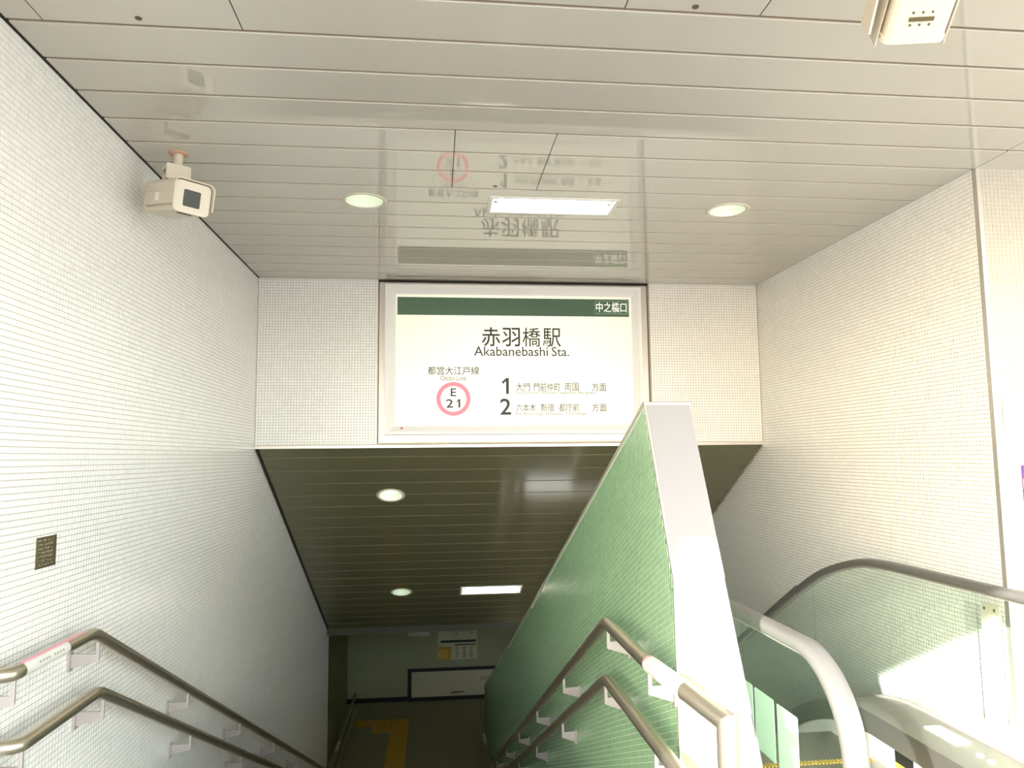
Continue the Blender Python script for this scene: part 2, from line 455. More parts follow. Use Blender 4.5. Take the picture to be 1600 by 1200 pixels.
# facing panels on the end of the partition: an upper leaning slab, a lower one that twists outwards
e = .006
def slab(q, nrm, t):
    q = [Vector(p) for p in q]; nv = Vector(nrm).normalized() * t
    v = [tuple(p) for p in q] + [tuple(p + nv) for p in q]
    return v, [(3, 2, 1, 0), (4, 5, 6, 7)] + [(i, (i + 1) % 4, 4 + (i + 1) % 4, 4 + i) for i in range(4)]
obj('end_panel', slab([(PG + .004, 2.4905, 1.173), (PR, 2.4905, 1.173), (PR, 2.787, 1.796), (PG + .004, 2.787, 1.796)], (0, -1, .47), e), M_panel, wp)
obj('end_panel', slab([(PG + .004, 2.477, 0), (PR, 1.94, 0), (PR, 2.4875, 1.167), (PG + .004, 2.4875, 1.167)], (-.5, -1, .2), e), M_panel, wp)
obj('cap_strip', tube([(PG + .09, y, ztop(y) + .004) for y in np.linspace(2.787, 12.62, 24)], [(-.096, -.006), (.096, -.006), (.096, .005), (-.096, .005)]), M_alu, wp)
obj('cap_strip', tube([(PG + .09, 2.779, 1.803), (PG + .09, 2.79, 1.806)], [(-.096, -.010), (.096, -.010), (.096, .004), (-.096, .004)]), M_brk, wp)
obj('corner_bead', tube([(PG - .001, 2.472, 0), (PG - .001, 2.486, 1.17), (PG - .001, 2.783, 1.80)], [(-.005, -.004), (.005, -.004), (.005, .004), (-.005, .004)], up=(1, 0, 0)), M_alu, wp)

# ---------------------------------------------------------------- ceilings
SEAM0, PITCHC = 2.605, .2504
lights_hall = [(-.43, 4.36), (1.866, 4.36)]
FX0, FX1, FY0, FY1 = .325, 1.130, 4.222, 4.512
holes = [lathe([(.118, 3.0), (.118, 3.4)], 32, Matrix.Translation((x, y, 0)), True, True) for x, y in lights_hall] + [box(FX0 + .012, FX1 - .012, FY0 + .012, FY1 - .012, 3.0, 3.4)]
def sheet_with_holes(x0, x1, y0, y1, z0, z1, hs):
    xs = sorted({x0, x1, *[h[0] for h in hs], *[h[1] for h in hs]}); ys = sorted({y0, y1, *[h[2] for h in hs], *[h[3] for h in hs]})
    gs = []
    for a, b in zip(ys[:-1], ys[1:]):
        run = None
        for c, d in zip(xs[:-1], xs[1:]):
            full = not any(h[0] < (c + d) / 2 < h[1] and h[2] < (a + b) / 2 < h[3] for h in hs)
            if full: run = [run[0], d] if run else [c, d]
            if (not full or d == xs[-1]) and run:
                gs.append(box(run[0], run[1], a, b, z0, z1)); run = None
    return join(*gs)
sq = [(x - .116, x + .116, y - .116, y + .116) for x, y in lights_hall] + [(FX0 + .012, FX1 - .012, FY0 + .012, FY1 - .012)]
ce = struct('ceiling', join(sheet_with_holes(XL - .28, XR + .25, -.97, D + .2, ZC + .0072, ZC + .02, sq), box(XR + .25, 8, -.97, YR + .25, ZC + .0072, ZC + .02),
                            box(-8, XL - .28, -.97, -.15, ZC + .0072, ZC + .02), box(-8, 8, -.97, YW + .3, ZC + .25, ZC + .4)), M_joint,
            'flat ceiling of long beige panels over the entrance')
def cpanel(x0, x1, y0, y1):
    g = .0090
    a, b = y0 + g, y1 - g
    return prism([(a, ZC + .0075), (a, ZC + .0028), (a + .0020, ZC), (b - .0010, ZC), (b, ZC + .0010), (b, ZC + .0075)], 'x', x0, x1)
for k in range(-14, 15):
    y0, y1 = SEAM0 + PITCHC * k, SEAM0 + PITCHC * (k + 1)
    cuts = [XL + .014]
    if -3 <= k <= -1: cuts += [-1.387, -.70]
    if -4 <= k <= -2: cuts += [.66, 1.154]
    if 3 <= k <= 5: cuts += [.095, .590]
    right = 7.9 if k <= 3 else XR - .003
    if k <= 3: cuts += [2.978 - (.006 if k == 3 else .012 if k < 3 else 0)]
    cuts += [right]
    for x in cuts[1:-1]:
        obj('joint_strip', box(x - .0022, x + .0022, y0 + .006, min(y1, D) - .006, ZC + .0012, ZC + .007), M_dark, ce)
    for a, b in zip(cuts[:-1], cuts[1:]):
        o = obj('panel', cpanel(a + .0022, b - .0022, y0, min(y1, D - .002)), M_ceil, ce)
        o.data.materials.append(M_edge)
        for p in o.data.polygons:
            if abs(p.normal.y) > .9 or abs(p.normal.x) > .9: p.material_index = 1
        hs = [h for h in holes if max(p[1] for p in h[0]) > y0 and min(p[1] for p in h[0]) < y1 and max(p[0] for p in h[0]) > a and min(p[0] for p in h[0]) < b]
        if hs: cut(o, hs)
def screw(x, y, z, r=.012, up=False):
    return lathe([(.001, -.003), (r * .55, -.003), (r * .55, -.001), (r, -.002), (r, .001)], 12, Matrix.Translation((x, y, z)))
for x, y in ((-1.047, 2.555), (.905, 2.315), (.345, 4.06)):
    obj('hatch_lock', screw(x, y, ZC - .0005), M_bronze, ce)
obj('edge_channel', box(XL, XL + .013, -.97, D, ZC + .001, ZC + .007), M_dark, ce)
obj('edge_channel', box(SX0, SX1, D - .002, D + .03, ZC - .012, ZC + .014), M_dark, ce)

# sloping soffit
NS = math.sqrt(1 + TS * TS)
def SF(s, d):                                     # along the slope (metres of y), depth below the face
    y = D + s; return (y + TS / NS * d * -1, zsof(y) - d / NS)
SLM = Matrix(((1, 0, 0, 0), (0, 1 / NS, TS / NS, D), (0, -TS / NS, 1 / NS, ZS), (0, 0, 0, 1)))   # local x, along slope, up out of the face
lights_sof = [(-.43, 7.18), (-.43, 9.54)]
def smat(x, y): return Matrix.Translation((x, y, zsof(y))) @ Matrix(((1, 0, 0, 0), (0, 1 / NS, TS / NS, 0), (0, -TS / NS, 1 / NS, 0), (0, 0, 0, 1)))
GX0, GX1, GY0, GY1 = .318, 1.110, 9.43, 9.675
hs2 = [lathe([(.118, -.1), (.118, .3)], 32, smat(x, y), True, True) for x, y in lights_sof] + \
      [xf(box(GX0 + .01, GX1 - .01, (GY0 - D) * NS + .01, (GY1 - D) * NS - .01, -.1, .3), SLM)]
LS = (YE - D) * NS
sq2 = [(x - .116, x + .116, (y - D) * NS - .116, (y - D) * NS + .116) for x, y in lights_sof] + [(GX0 + .01, GX1 - .01, (GY0 - D) * NS + .01, (GY1 - D) * NS - .01)]
sfo = struct('ceiling.001', xf(sheet_with_holes(XL - .1, XR + .1, -.0, LS, .0145, .03, sq2), SLM), M_soffitj, 'dark sloping soffit of long panels over the stairs')
PS = .2128 * NS; s = -.0; first = (6.526 - D) * NS
seams = [0.012, first] 
while seams[-1] + PS < LS - .02: seams.append(seams[-1] + PS)
seams.append(LS)
for a, b in zip(seams[:-1], seams[1:]):
    g, c = .0055, .003
    pr = prism([(a + g, .014), (a + g, c), (a + g + c, 0), (b - g - c, 0), (b - g, c), (b - g, .014)], 'x', XL + .03, XR - .006)
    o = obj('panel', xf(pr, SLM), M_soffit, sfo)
    y0, y1 = D + a / NS, D + b / NS
    hh = []
    for h in hs2:
        ys = [(p[1] - D) * NS for p in [SLM.inverted() @ Vector(q) + Vector((0, D * 0, 0)) for q in h[0]]]
        loc = [(SLM.inverted() @ Vector(q)).y for q in h[0]]
        if max(loc) > a and min(loc) < b: hh.append(h)
    if hh: cut(o, hh)
obj('edge_channel', xf(box(XL, XL + .029, 0, LS, .004, .014), SLM), M_dark, sfo)
obj('fascia', box(XL, XR, YE - .03, YE + .03, zsof(YE) - .075, zsof(YE) + .12), M_fascia, sfo)
struct('ceiling.002', box(-2.1, 6, YE, YW + .2, zsof(YE) + .05, zsof(YE) + .2), M_plaster, 'flat ceiling over the landing')
struct('wall_lintel', join(box(XR, 6, 10.6, 10.8, -3.6, -.4), box(-2.1, XL - .28, 10.8, 11.0, -3.6, -.4)), M_plaster, 'side returns of the landing')

# ---------------------------------------------------------------- lights in the ceilings
def downlight(M, label, loc):
    t = thing('downlight', label, 'light', loc, None)
    obj('trim_ring', lathe([(.113, -.001), (.117, -.006), (.130, -.007), (.137, -.001), (.137, .001)], 40, M), M_cream, t, smooth=50)
    obj('reflector', lathe([(.114, -.002), (.108, .03), (.098, .07), (.080, .11), (.052, .13)], 40, M), M_dl, t, smooth=50)
    obj('lamp', lathe([(.001, .048), (.05, .052), (.08, .062), (.095, .075)], 28, M), M_bulb, t, smooth=60)
    return t
downlight(Matrix.Translation((lights_hall[0][0], lights_hall[0][1], ZC)), 'round white downlight in the entrance ceiling left of the strip light', (lights_hall[0][0], lights_hall[0][1], ZC))
downlight(Matrix.Translation((lights_hall[1][0], lights_hall[1][1], ZC)), 'round white downlight in the entrance ceiling right of the strip light', (lights_hall[1][0], lights_hall[1][1], ZC))
downlight(smat(*lights_sof[0]), 'upper of the two round downlights in the dark stair soffit', (lights_sof[0][0], lights_sof[0][1], zsof(lights_sof[0][1])))
downlight(smat(*lights_sof[1]), 'lower of the two round downlights, beside the strip light in the dark soffit', (lights_sof[1][0], lights_sof[1][1], zsof(lights_sof[1][1])))

def strip_light(M, w, h, label, loc):
    """local frame: x 0..w, y 0..h, z up into the ceiling"""
    t = thing('fluorescent_light', label, 'light', loc, None)
    f = .022; d = .085
    fr = join(box(0, w, 0, f, -.006, .004), box(0, w, h - f, h, -.006, .004), box(0, f, f, h - f, -.006, .004), box(w - f, w, f, h - f, -.006, .004))
    obj('frame', xf(fr, M), M_white, t)
    a, b = f, w - f; c_, e_ = f, h - f
    V = [(a, c_, 0), (b, c_, 0), (b, e_, 0), (a, e_, 0), (a + .02, c_ + .03, d), (b - .02, c_ + .03, d), (b - .02, e_ - .03, d), (a + .02, e_ - .03, d)]
    obj('reflector', xf((V, [(4, 5, 6, 7), (0, 1, 5, 4), (1, 2, 6, 5), (2, 3, 7, 6), (3, 0, 4, 7)]), M), M_refl, t)
    yc = h * .42
    obj('tube', xf(tube([(a + .045, yc, .030), (b - .045, yc, .030)], circ(.0155, 14)), M), M_lamp, t, smooth=50)
    for x in (a + .012, b - .034):
        obj('lamp_holder', xf(box(x, x + .022, yc - .02, yc + .02, .008, .075), M), M_white, t)
    return t
strip_light(Matrix.Translation((FX0, FY0, ZC)), FX1 - FX0, FY1 - FY0, 'recessed fluorescent strip light in the bright entrance ceiling above the sign', ((FX0 + FX1) / 2, (FY0 + FY1) / 2, ZC))
strip_light(SLM @ Matrix.Translation((GX0, (GY0 - D) * NS, 0)), GX1 - GX0, (GY1 - GY0) * NS, 'recessed fluorescent strip light low in the dark stair soffit', ((GX0 + GX1) / 2, (GY0 + GY1) / 2, zsof((GY0 + GY1) / 2)))

# ---------------------------------------------------------------- station sign
sg = thing('station_sign', 'large backlit station name sign in a white frame above the stairs', 'sign', (.707, D + .03, 1.80))
ox0, ox1, oz0, oz1 = -.438, 1.856, 1.797, 3.118
ix0, ix1, iz0, iz1 = -.342, 1.766, 1.878, 3.030
def frame_side(side):
    sec = [(0, D + .03), (0, D - .035), (.3, D - .037), (1, D + .012), (1, D + .03)]        # fraction across the moulding, depth
    V = []
    for end in (0, 1):
        for t, y in sec:
            l, r_, b, tp = ox0 + (ix0 - ox0) * t, ox1 + (ix1 - ox1) * t, oz0 + (iz0 - oz0) * t, oz1 + (iz1 - oz1) * t
            V.append({'b': (l if end == 0 else r_, y, b), 't': (l if end == 0 else r_, y, tp), 'l': (l, y, b if end == 0 else tp), 'r': (r_, y, b if end == 0 else tp)}[side])
    n = len(sec)
    return V, [(i, i + 1, n + i + 1, n + i) for i in range(n - 1)] + [tuple(range(n)), tuple(range(n, 2 * n))]
for sd_ in 'btlr': obj('frame_bar', frame_side(sd_), M_frame, sg)
face = obj('display_face', box(ix0 - .004, ix1 + .004, D + .0, D + .02, iz0 - .004, iz1 + .004), M_face, sg)
YF = D - .0005
obj('green_band', box(-.333, 1.750, YF - .0015, YF + .001, 2.851, 3.010), M_band, sg)
# rounded outline round the exit name on the band
def rrect(x0, x1, z0, z1, r, w, y):
    def ring(o):
        pts = []
        for cx, cz, a0 in ((x1 - r, z1 - r, 0), (x0 + r, z1 - r, 90), (x0 + r, z0 + r, 180), (x1 - r, z0 + r, 270)):
            for k in range(5):
                a = math.radians(a0 + 22.5 * k); pts.append((cx + (r + o) * math.cos(a), y, cz + (r + o) * math.sin(a)))
        return pts
    a, b = ring(0), ring(-w); n = len(a)
    return a + b, [(i, (i + 1) % n, n + (i + 1) % n, n + i) for i in range(n)]
M_outl = mat('pale_green_line', '#93AB8C', .5)
obj('outline', rrect(1.436, 1.738, 2.876, 2.994, .014, .004, YF - .0025), M_outl, sg)
YT = YF - .0016
def L(s, b, m=M_ink, off=0.): text('lettering', s, b[0], b[1], b[2], b[3], YT, m, sg, off)
text('lettering', '中之橋口', 1.447, 2.892, 1.728, 2.983, YF - .0026, M_inkw, sg, .006)
L('赤', (.407, 2.574, .573, 2.746), off=.009)
L('羽', (.590, 2.574, .750, 2.742), off=.009)
L('橋', (.772, 2.573, .934, 2.745), off=.003)
L('駅', (.955, 2.572, 1.119, 2.741), off=.005)
L('Akabanebashi', (.339, 2.488, 1.000, 2.573), off=.004)
L('Sta.', (1.034, 2.488, 1.191, 2.571), off=.004)
L('都営大江戸線', (-.068, 2.319, .384, 2.393), off=.006)
L('Oedo Line', (.043, 2.268, .271, 2.314), M_ink2)
def figure_one(x0, z0, x1, z1, st):
    h = z1 - z0
    obj('lettering', prism([(x1 - st, z0), (x1, z0), (x1, z1), (x1 - st * .9, z1), (x0, z1 - h * .26), (x0 + (x1 - x0) * .18, z1 - h * .38), (x1 - st, z1 - h * .20)], 'y', YT - .0008, YT), M_ink, sg)
figure_one(.582, 2.150, .646, 2.292, .026)
L('2', (.566, 1.966, .664, 2.110), off=.012)
for s_, x0, x1, z0, z1 in (('大門', .710, .833, 2.173, 2.250), ('門前仲町', .868, 1.106, 2.173, 2.250), ('両国', 1.147, 1.272, 2.175, 2.248), ('方面', 1.392, 1.524, 2.173, 2.248),
                           ('六本木', .708, .886, 1.992, 2.064), ('新宿', .928, 1.048, 1.992, 2.064), ('都庁前', 1.092, 1.274, 1.992, 2.064), ('方面', 1.390, 1.522, 1.992, 2.064)):
    L(s_, (x0, z0, x1, z1), M_ink2, .004)
L('for Daimon, Monzen-nakacho, Ryogoku', (.709, 2.141, 1.427, 2.173), M_ink2)
L('for Roppongi, Shinjuku, Tochomae', (.707, 1.956, 1.336, 1.988), M_ink2)
def ringg(cx, cz, r0, r1, y, n=56):
    v = []
    for r in (r0, r1):
        for dy in (0, -.001):
            v += [(cx + r * math.cos(2 * PI * i / n), y + dy, cz + r * math.sin(2 * PI * i / n)) for i in range(n)]
    f = []
    for i in range(n):
        j = (i + 1) % n
        f += [(n + i, n + j, 3 * n + j, 3 * n + i), (2 * n + i, 2 * n + j, 3 * n + j, 3 * n + i), (i, j, n + j, n + i)]
    return v, f
obj('line_ring', ringg(.157, 2.107, .113, .149, YF - .0005), M_red, sg)
L('E', (.133, 2.130, .181, 2.200), off=.014)
L('2', (.093, 2.030, .155, 2.105), off=.014)
figure_one(.183, 2.030, .217, 2.105, .017)
obj('maker_mark', lathe([(.0005, 0), (.011, 0)], 16, Matrix.Translation((-.29, D - .016, 1.852)) @ Matrix.Rotation(PI / 2, 4, 'X')), M_pred, sg)

# ---------------------------------------------------------------- handrails
RZ, RL = .89, .635
XLR, XRR = -1.41, .727
def rail_path(x, z0, ybend, ystart, endz, yend=13.55):
    yb2 = ybend + (z0 - endz) / SS
    return [(x, ystart, z0), (x, ybend, z0), (x, yb2, endz), (x, yend, endz)]
def bracket(parent, x, y, z, wall):
    """wall plate, tapered arm and upright post under a rail at (x,y,z)"""
    s = 1 if wall > x else -1
    b = obj('bracket', join(
        prism([(wall - s * .010, z - .070), (wall - s * .010, z - .128), (x - s * .008, z - .100), (x - s * .008, z - .020), (x + s * .006, z - .020), (x + s * .006, z - .072)], 'y', y - .006, y + .006)), M_brk, parent, bevel=.0015)
    obj('wall_plate', box(min(wall, wall - s * .010), max(wall, wall - s * .010), y - .016, y + .016, z - .140, z - .062), M_brk, b)
def handrail(label, x, z0, yb, ys, endz, wall, ys_br, ret=False, yend=13.55):
    t = thing('handrail', label, 'handrail', (x, yb, z0), None)
    p = rail_path(x, z0, yb, ys, endz, yend)
    if ret: p = [(wall, ys, z0)] + p
    obj('rail', tube(fillet(p, .055, 5), circ(.0255, 18)), M_steel, t, smooth=50)
    for y in ys_br:
        yb2 = yb + (z0 - endz) / SS
        z = z0 if y < yb else (z0 - SS * (y - yb) if y < yb2 else endz)
        bracket(t, x, y, z, wall)
    return t
zu, zl = -2.56, -2.815
hlu = handrail('upper steel handrail on the white left wall, with a pink and white sticker', XLR, RZ, 3.262, 2.665, zu, XL + .003, [2.69] + [3.31 + 1.175 * k for k in range(7)], True)
hll = handrail('lower steel handrail on the white left wall', XLR, RL, 3.33, 2.735, zl, XL + .003, [2.76] + [3.38 + 1.175 * k for k in range(7)], True)
hru = handrail('upper steel handrail on the green partition, ending in an upright post', XRR, RZ, 3.14, 2.47, zu, PG - .003, [3.10, 4.22, 5.36, 6.55, 7.73, 8.95, 2.50], yend=12.9)
hrl = handrail('lower steel handrail on the green partition', XRR + .012, RL, 3.20, 2.0, zl, PG - .003, [3.22, 4.35, 5.5, 6.7, 7.9, 2.49], yend=12.9)
obj('post', tube([(XRR + .045, 1.942, 0), (XRR + .045, 1.942, RZ), (XRR, 2.50, RZ)], circ(.0285, 22), up=(1, 0, 0)), M_steel, hru, smooth=40)
# stickers on the rails
def wrap(parent, name, x, y0, y1, z, r, a0, a1, m):
    n = 12; V, F = [], []
    for y in (y0, y1):
        for k in range(n + 1):
            a = math.radians(a0 + (a1 - a0) * k / n); V.append((x + r * math.cos(a), y, z + r * math.sin(a)))
    F = [(k, k + 1, n + 2 + k, n + 1 + k) for k in range(n)]
    return obj(name, (V, F), m, parent, smooth=60)
wrap(hlu, 'sticker', XLR, 2.72, 3.02, RZ,   .0263, -50, 62, M_stick)
wrap(hlu, 'sticker', XLR, 2.72, 3.16, RZ, .0263, 62, 130, M_pink)
for k in range(9):
    a = math.radians(28); 
    if k == 4: continue
    wrap(hlu, 'sticker_mark', XLR, 2.80 + k * .02, 2.812 + k * .02, RZ, .0267, 8, 26, M_ngrey)

obj('sticker', tube([(XRR + .0245, 2.20, RZ), (XRR + .0006, 2.492, RZ)], circ(.0293, 22), caps=False), M_stick, hru, smooth=60)
wrap(hru, 'sticker_edge', XRR, 2.478, 2.494, RZ, .0296, 70, 150, M_pink)
for x, h, r in ((XLR, hlu, 2), (XRR, hru, 2)):
    wrap(h, 'sticker', x, 11.0, 11.35, zu, .0263, -30, 200, M_stick)

# ---------------------------------------------------------------- braille plate
bp = thing('braille_plate', 'small bronze braille plate on the left white tiled wall', 'plate', (XL, 3.08, 1.25))
obj('plate', box(XL + .001, XL + .006, 3.008, 3.150, 1.189, 1.306), M_bronze, bp, bevel=.001)
obj('border', join(box(XL + .001, XL + .0065, 3.148, 3.152, 1.187, 1.308), box(XL + .001, XL + .0065, 3.006, 3.150, 1.187, 1.190)), M_black, bp)
M_dot = mat('braille_dot', '#B3AC92', .4)
dots = []
for r in range(7):
    for k in range(9):
        for q in range(3):
            if random.random() < .55:
                y = 3.018 + k * .0125 + (q % 2) * .004; z = 1.296 - r * .0155 - (q // 2) * .005 - (q % 2) * .002
                dots.append(lathe([(.0018, 0), (.0012, .0012), (.0003, .0016)], 6, Matrix.Translation((XL + .006, y, z)) @ Matrix.Rotation(PI / 2, 4, 'Y')))
obj('braille_dots', join(*dots), M_dot, bp, kind='stuff')

# ---------------------------------------------------------------- security cameras
def security_camera(label, M, pole_xy, yoke, side):
    """M maps the housing frame (x right seen from behind, +y the lens end, z up) to the world"""
    W, H, Ln = .169, .143, .311
    base = Vector((pole_xy[0], pole_xy[1], ZC))
    t = thing('security_camera', label, 'camera', base)
    hb = obj('housing', xf(rbox(W / 2, Ln / 2, H / 2, .022), M), M_cream, t, smooth=40)
    obj('rear_cover', xf(xf(rbox(W / 2 + .003, .012, H / 2 + .003, .024), Matrix.Translation((0, -Ln / 2 + .002, 0))), M), M_cream, hb, smooth=40)
    fr = obj('front_bezel', xf(xf(rbox(W / 2 + .004, .007, H / 2 + .004, .026), Matrix.Translation((0, Ln / 2, 0))), M), M_cream, hb, smooth=40)
    win = obj('window', xf(xf(rbox(.041, .002, .040, .006), Matrix.Translation((side * .003, Ln / 2 + .0072, -.004))), M), M_lens, t, smooth=40)
    # sunshield over the top and both shoulders, open below
    pts = []
    a, b, r = W / 2 + .014, H / 2 + .012, .03
    out = [(-a, -b * .55), (-a, b - r)] + [(-a + r - r * math.cos(math.radians(k * 15)), b - r + r * math.sin(math.radians(k * 15))) for k in range(1, 6)] + [(-a + r, b)]
    out = out + [(-x, z) for x, z in out[::-1]]
    inn = [(x * .965, z * .965 - (.001 if z > 0 else 0)) for x, z in out]
    n = len(out); V = [(x, -Ln / 2 + .01, z) for x, z in out + inn] + [(x, Ln / 2 + .028, z) for x, z in out + inn]
    F = []
    for i in range(n - 1):
        F += [(i, i + 1, 2 * n + i + 1, 2 * n + i), (n + i, n + i + 1, 3 * n + i + 1, 3 * n + i), (i, i + 1, n + i + 1, n + i), (2 * n + i, 2 * n + i + 1, 3 * n + i + 1, 3 * n + i)]
    F += [(0, n, 3 * n, 2 * n), (n - 1, 2 * n - 1, 4 * n - 1, 3 * n - 1)]
    obj('sunshield', xf((V, F), M), M_cream, t, smooth=40)
    # hinge latch and screws on the underside
    lt = obj('latch', xf(box(-.034, .034, .085, .096, -H / 2 - .004, -H / 2 + .002), M), M_bronze, t)
    for k in range(3):
        for yy in (.072, .108):
            obj('screw', xf(lathe([(.0005, -.002), (.0038, -.0015), (.0042, .001)], 8, Matrix.Translation(((k - 1) * .026, yy, -H / 2))), M), M_bronze, lt)
    # yoke block above the housing, neck and ceiling flange
    Y = yoke
    obj('mount_block', xf(rbox(.058, .034, .040, .004, 2), Y), M_cream, t)
    top = Y @ Vector((0, 0, .038)); 
    obj('neck', tube([(base.x, base.y, ZC), (base.x, base.y, top.z - .01)], circ(.0225, 18)), M_cream, t, smooth=50)
    obj('collar', tube([(base.x, base.y, top.z + .006), (base.x, base.y, top.z - .002)], circ(.026, 18)), M_alu, t, smooth=50)
    obj('flange', lathe([(.046, .0), (.046, -.006), (.02, -.010)], 24, Matrix.Translation(base)), mat('flange_pink', '#D9A894', .5), t, smooth=40)
    return t, hb
def frame_from(front, yaw_dir_right, center):
    f = Vector(front).normalized(); r = Vector(yaw_dir_right).normalized(); u = r.cross(f).normalized(); r = f.cross(u).normalized()
    return Matrix(((r.x, f.x, u.x, center[0]), (r.y, f.y, u.y, center[1]), (r.z, f.z, u.z, center[2]), (0, 0, 0, 1)))
fx = Vector((math.sin(.767) * math.cos(-.189), -math.cos(.767) * math.cos(-.189), math.sin(-.189)))
rt = Vector((math.cos(.767), math.sin(.767), 0)); upv = fx.cross(rt) * -1
if upv.z < 0: upv = -upv
TL = Vector((-1.225, 3.483, 2.929))
cen = TL + rt * .0845 - upv * .0715 - fx * .1555
M1 = frame_from(fx, -rt, cen)
yk = Matrix.Translation((-1.300, 3.700, 3.035)) @ Matrix.Rotation(.62, 4, 'Z')
c1, h1 = security_camera('white security camera hanging in the left ceiling corner beside the tiled wall', M1, (-1.307, 3.737), yk, 1)
text('number_mark', '19', -.018, -.014, .018, .014, 0, M_ink, c1, .01, M=yk @ Matrix.Translation((-.0585, 0, 0)) @ Matrix.Rotation(-PI / 2, 4, 'Z'))
obj('side_label', xf(box(.0986, .0993, -.020, .022, -.026, .012), M1), M_notice, c1)
obj('seam_strip', xf(box(.0986, .0991, -.15, .05, .020, .0215), M1), M_brk, c1)
# second camera, lens end turned away from the viewer and tilted down
yaw2, pit2 = .233, -.551
ax2 = Vector((math.sin(yaw2) * math.cos(pit2), math.cos(yaw2) * math.cos(pit2), math.sin(pit2)))
r2 = Vector((math.cos(yaw2), -math.sin(yaw2), -.029)).normalized(); u2 = r2.cross(ax2)
cen2 = Vector((1.321, 1.912, 2.81)) + r2 * .084 + u2 * .0715 - ax2 * .155
M2 = Matrix(((r2.x, ax2.x, u2.x, cen2.x), (r2.y, ax2.y, u2.y, cen2.y), (r2.z, ax2.z, u2.z, cen2.z), (0, 0, 0, 1)))
yk2 = Matrix.Translation((cen2.x - .01, cen2.y - .04, cen2.z + .155)) @ Matrix.Rotation(-.23, 4, 'Z')
c2, h2 = security_camera('cream security camera at the top right, seen from below', M2, (cen2.x - .01, cen2.y - .04), yk2, 1)
obj('side_arm', xf(join(prism([(-.13, -.03), (.135, -.062), (.150, -.04), (.150, .03), (-.13, .05)], 'x', -.131, -.125), box(-.131, -.098, -.13, .06, .028, .034)), M2), M_cream, c2)

# ---------------------------------------------------------------- escalator
es = thing('escalator', 'escalator with green glass balustrades beside the right wall', 'escalator', (1.9, 3.4, 0))
XE0, XE1 = 1.25, 2.60
RAILC = [(3.6, .957), (4.05, .955), (4.335, .925), (4.72, .81), (5.08, .635), (5.62, .335), (10.2, -2.31)]
def catmull(P, n=6):
    out = []
    for i in range(len(P) - 1):
        p0 = P[max(i - 1, 0)]; p1 = P[i]; p2 = P[i + 1]; p3 = P[min(i + 2, len(P) - 1)]
        for k in range(n):
            t = k / n
            out.append(tuple(.5 * ((2 * p1[a]) + (-p0[a] + p2[a]) * t + (2 * p0[a] - 5 * p1[a] + 4 * p2[a] - p3[a]) * t * t + (-p0[a] + 3 * p1[a] - 3 * p2[a] + p3[a]) * t ** 3) for a in (0, 1)))
    return out + [P[-1]]
NYC, NZC, NR = 2.445, .655, .300
newel = [(NYC - NR * math.sin(a), NZC - NR * math.cos(a)) for a in np.linspace(0.05, PI, 26)]
curve = newel + catmull([(NYC, NZC + NR), (2.9, .956)], 3)[1:] + catmull(RAILC)
hp = [(-.040, -.012), (-.038, .006), (-.030, .016), (-.014, .020), (.014, .020), (.030, .016), (.038, .006), (.040, -.012), (.034, -.020), (-.034, -.020)]
def base_z(y):                                   # top of the balustrade decking
    if y < 3.80: return .225
    if y < 4.6: return .225 - .577 * (y - 3.80) ** 2 / 1.6
    return .225 - .577 * .8 / 2 - .577 * (y - 4.6)
def rail_z(y):
    c = catmull([(2.4, .955)] + RAILC)
    for a, b in zip(c[:-1], c[1:]):
        if a[0] <= y <= b[0]: return a[1] + (b[1] - a[1]) * (y - a[0]) / (b[0] - a[0])
    return c[-1][1]
def glass_panel(x, y0, y1, newel_end=False):
    top, bot = [], []
    if newel_end:
        top = [(NYC - (NR - .02) * math.sin(a), NZC - (NR - .02) * math.cos(a)) for a in np.linspace(.55, PI, 18)]
        y0 = NYC
        top += [(y, rail_z(y) - .022) for y in np.linspace(y0, y1, 6)[1:]]
        lo = top[0]
        bot = [(y1, base_z(y1)), (lo[0] + .02, base_z(y1))]
        poly = top + bot
    else:
        ys = np.linspace(y0, y1, max(3, int((y1 - y0) / .12)))
        poly = [(y, rail_z(y) - .022) for y in ys] + [(y, base_z(y)) for y in ys[::-1]]
    return prism(poly, 'x', x - .005, x + .005)
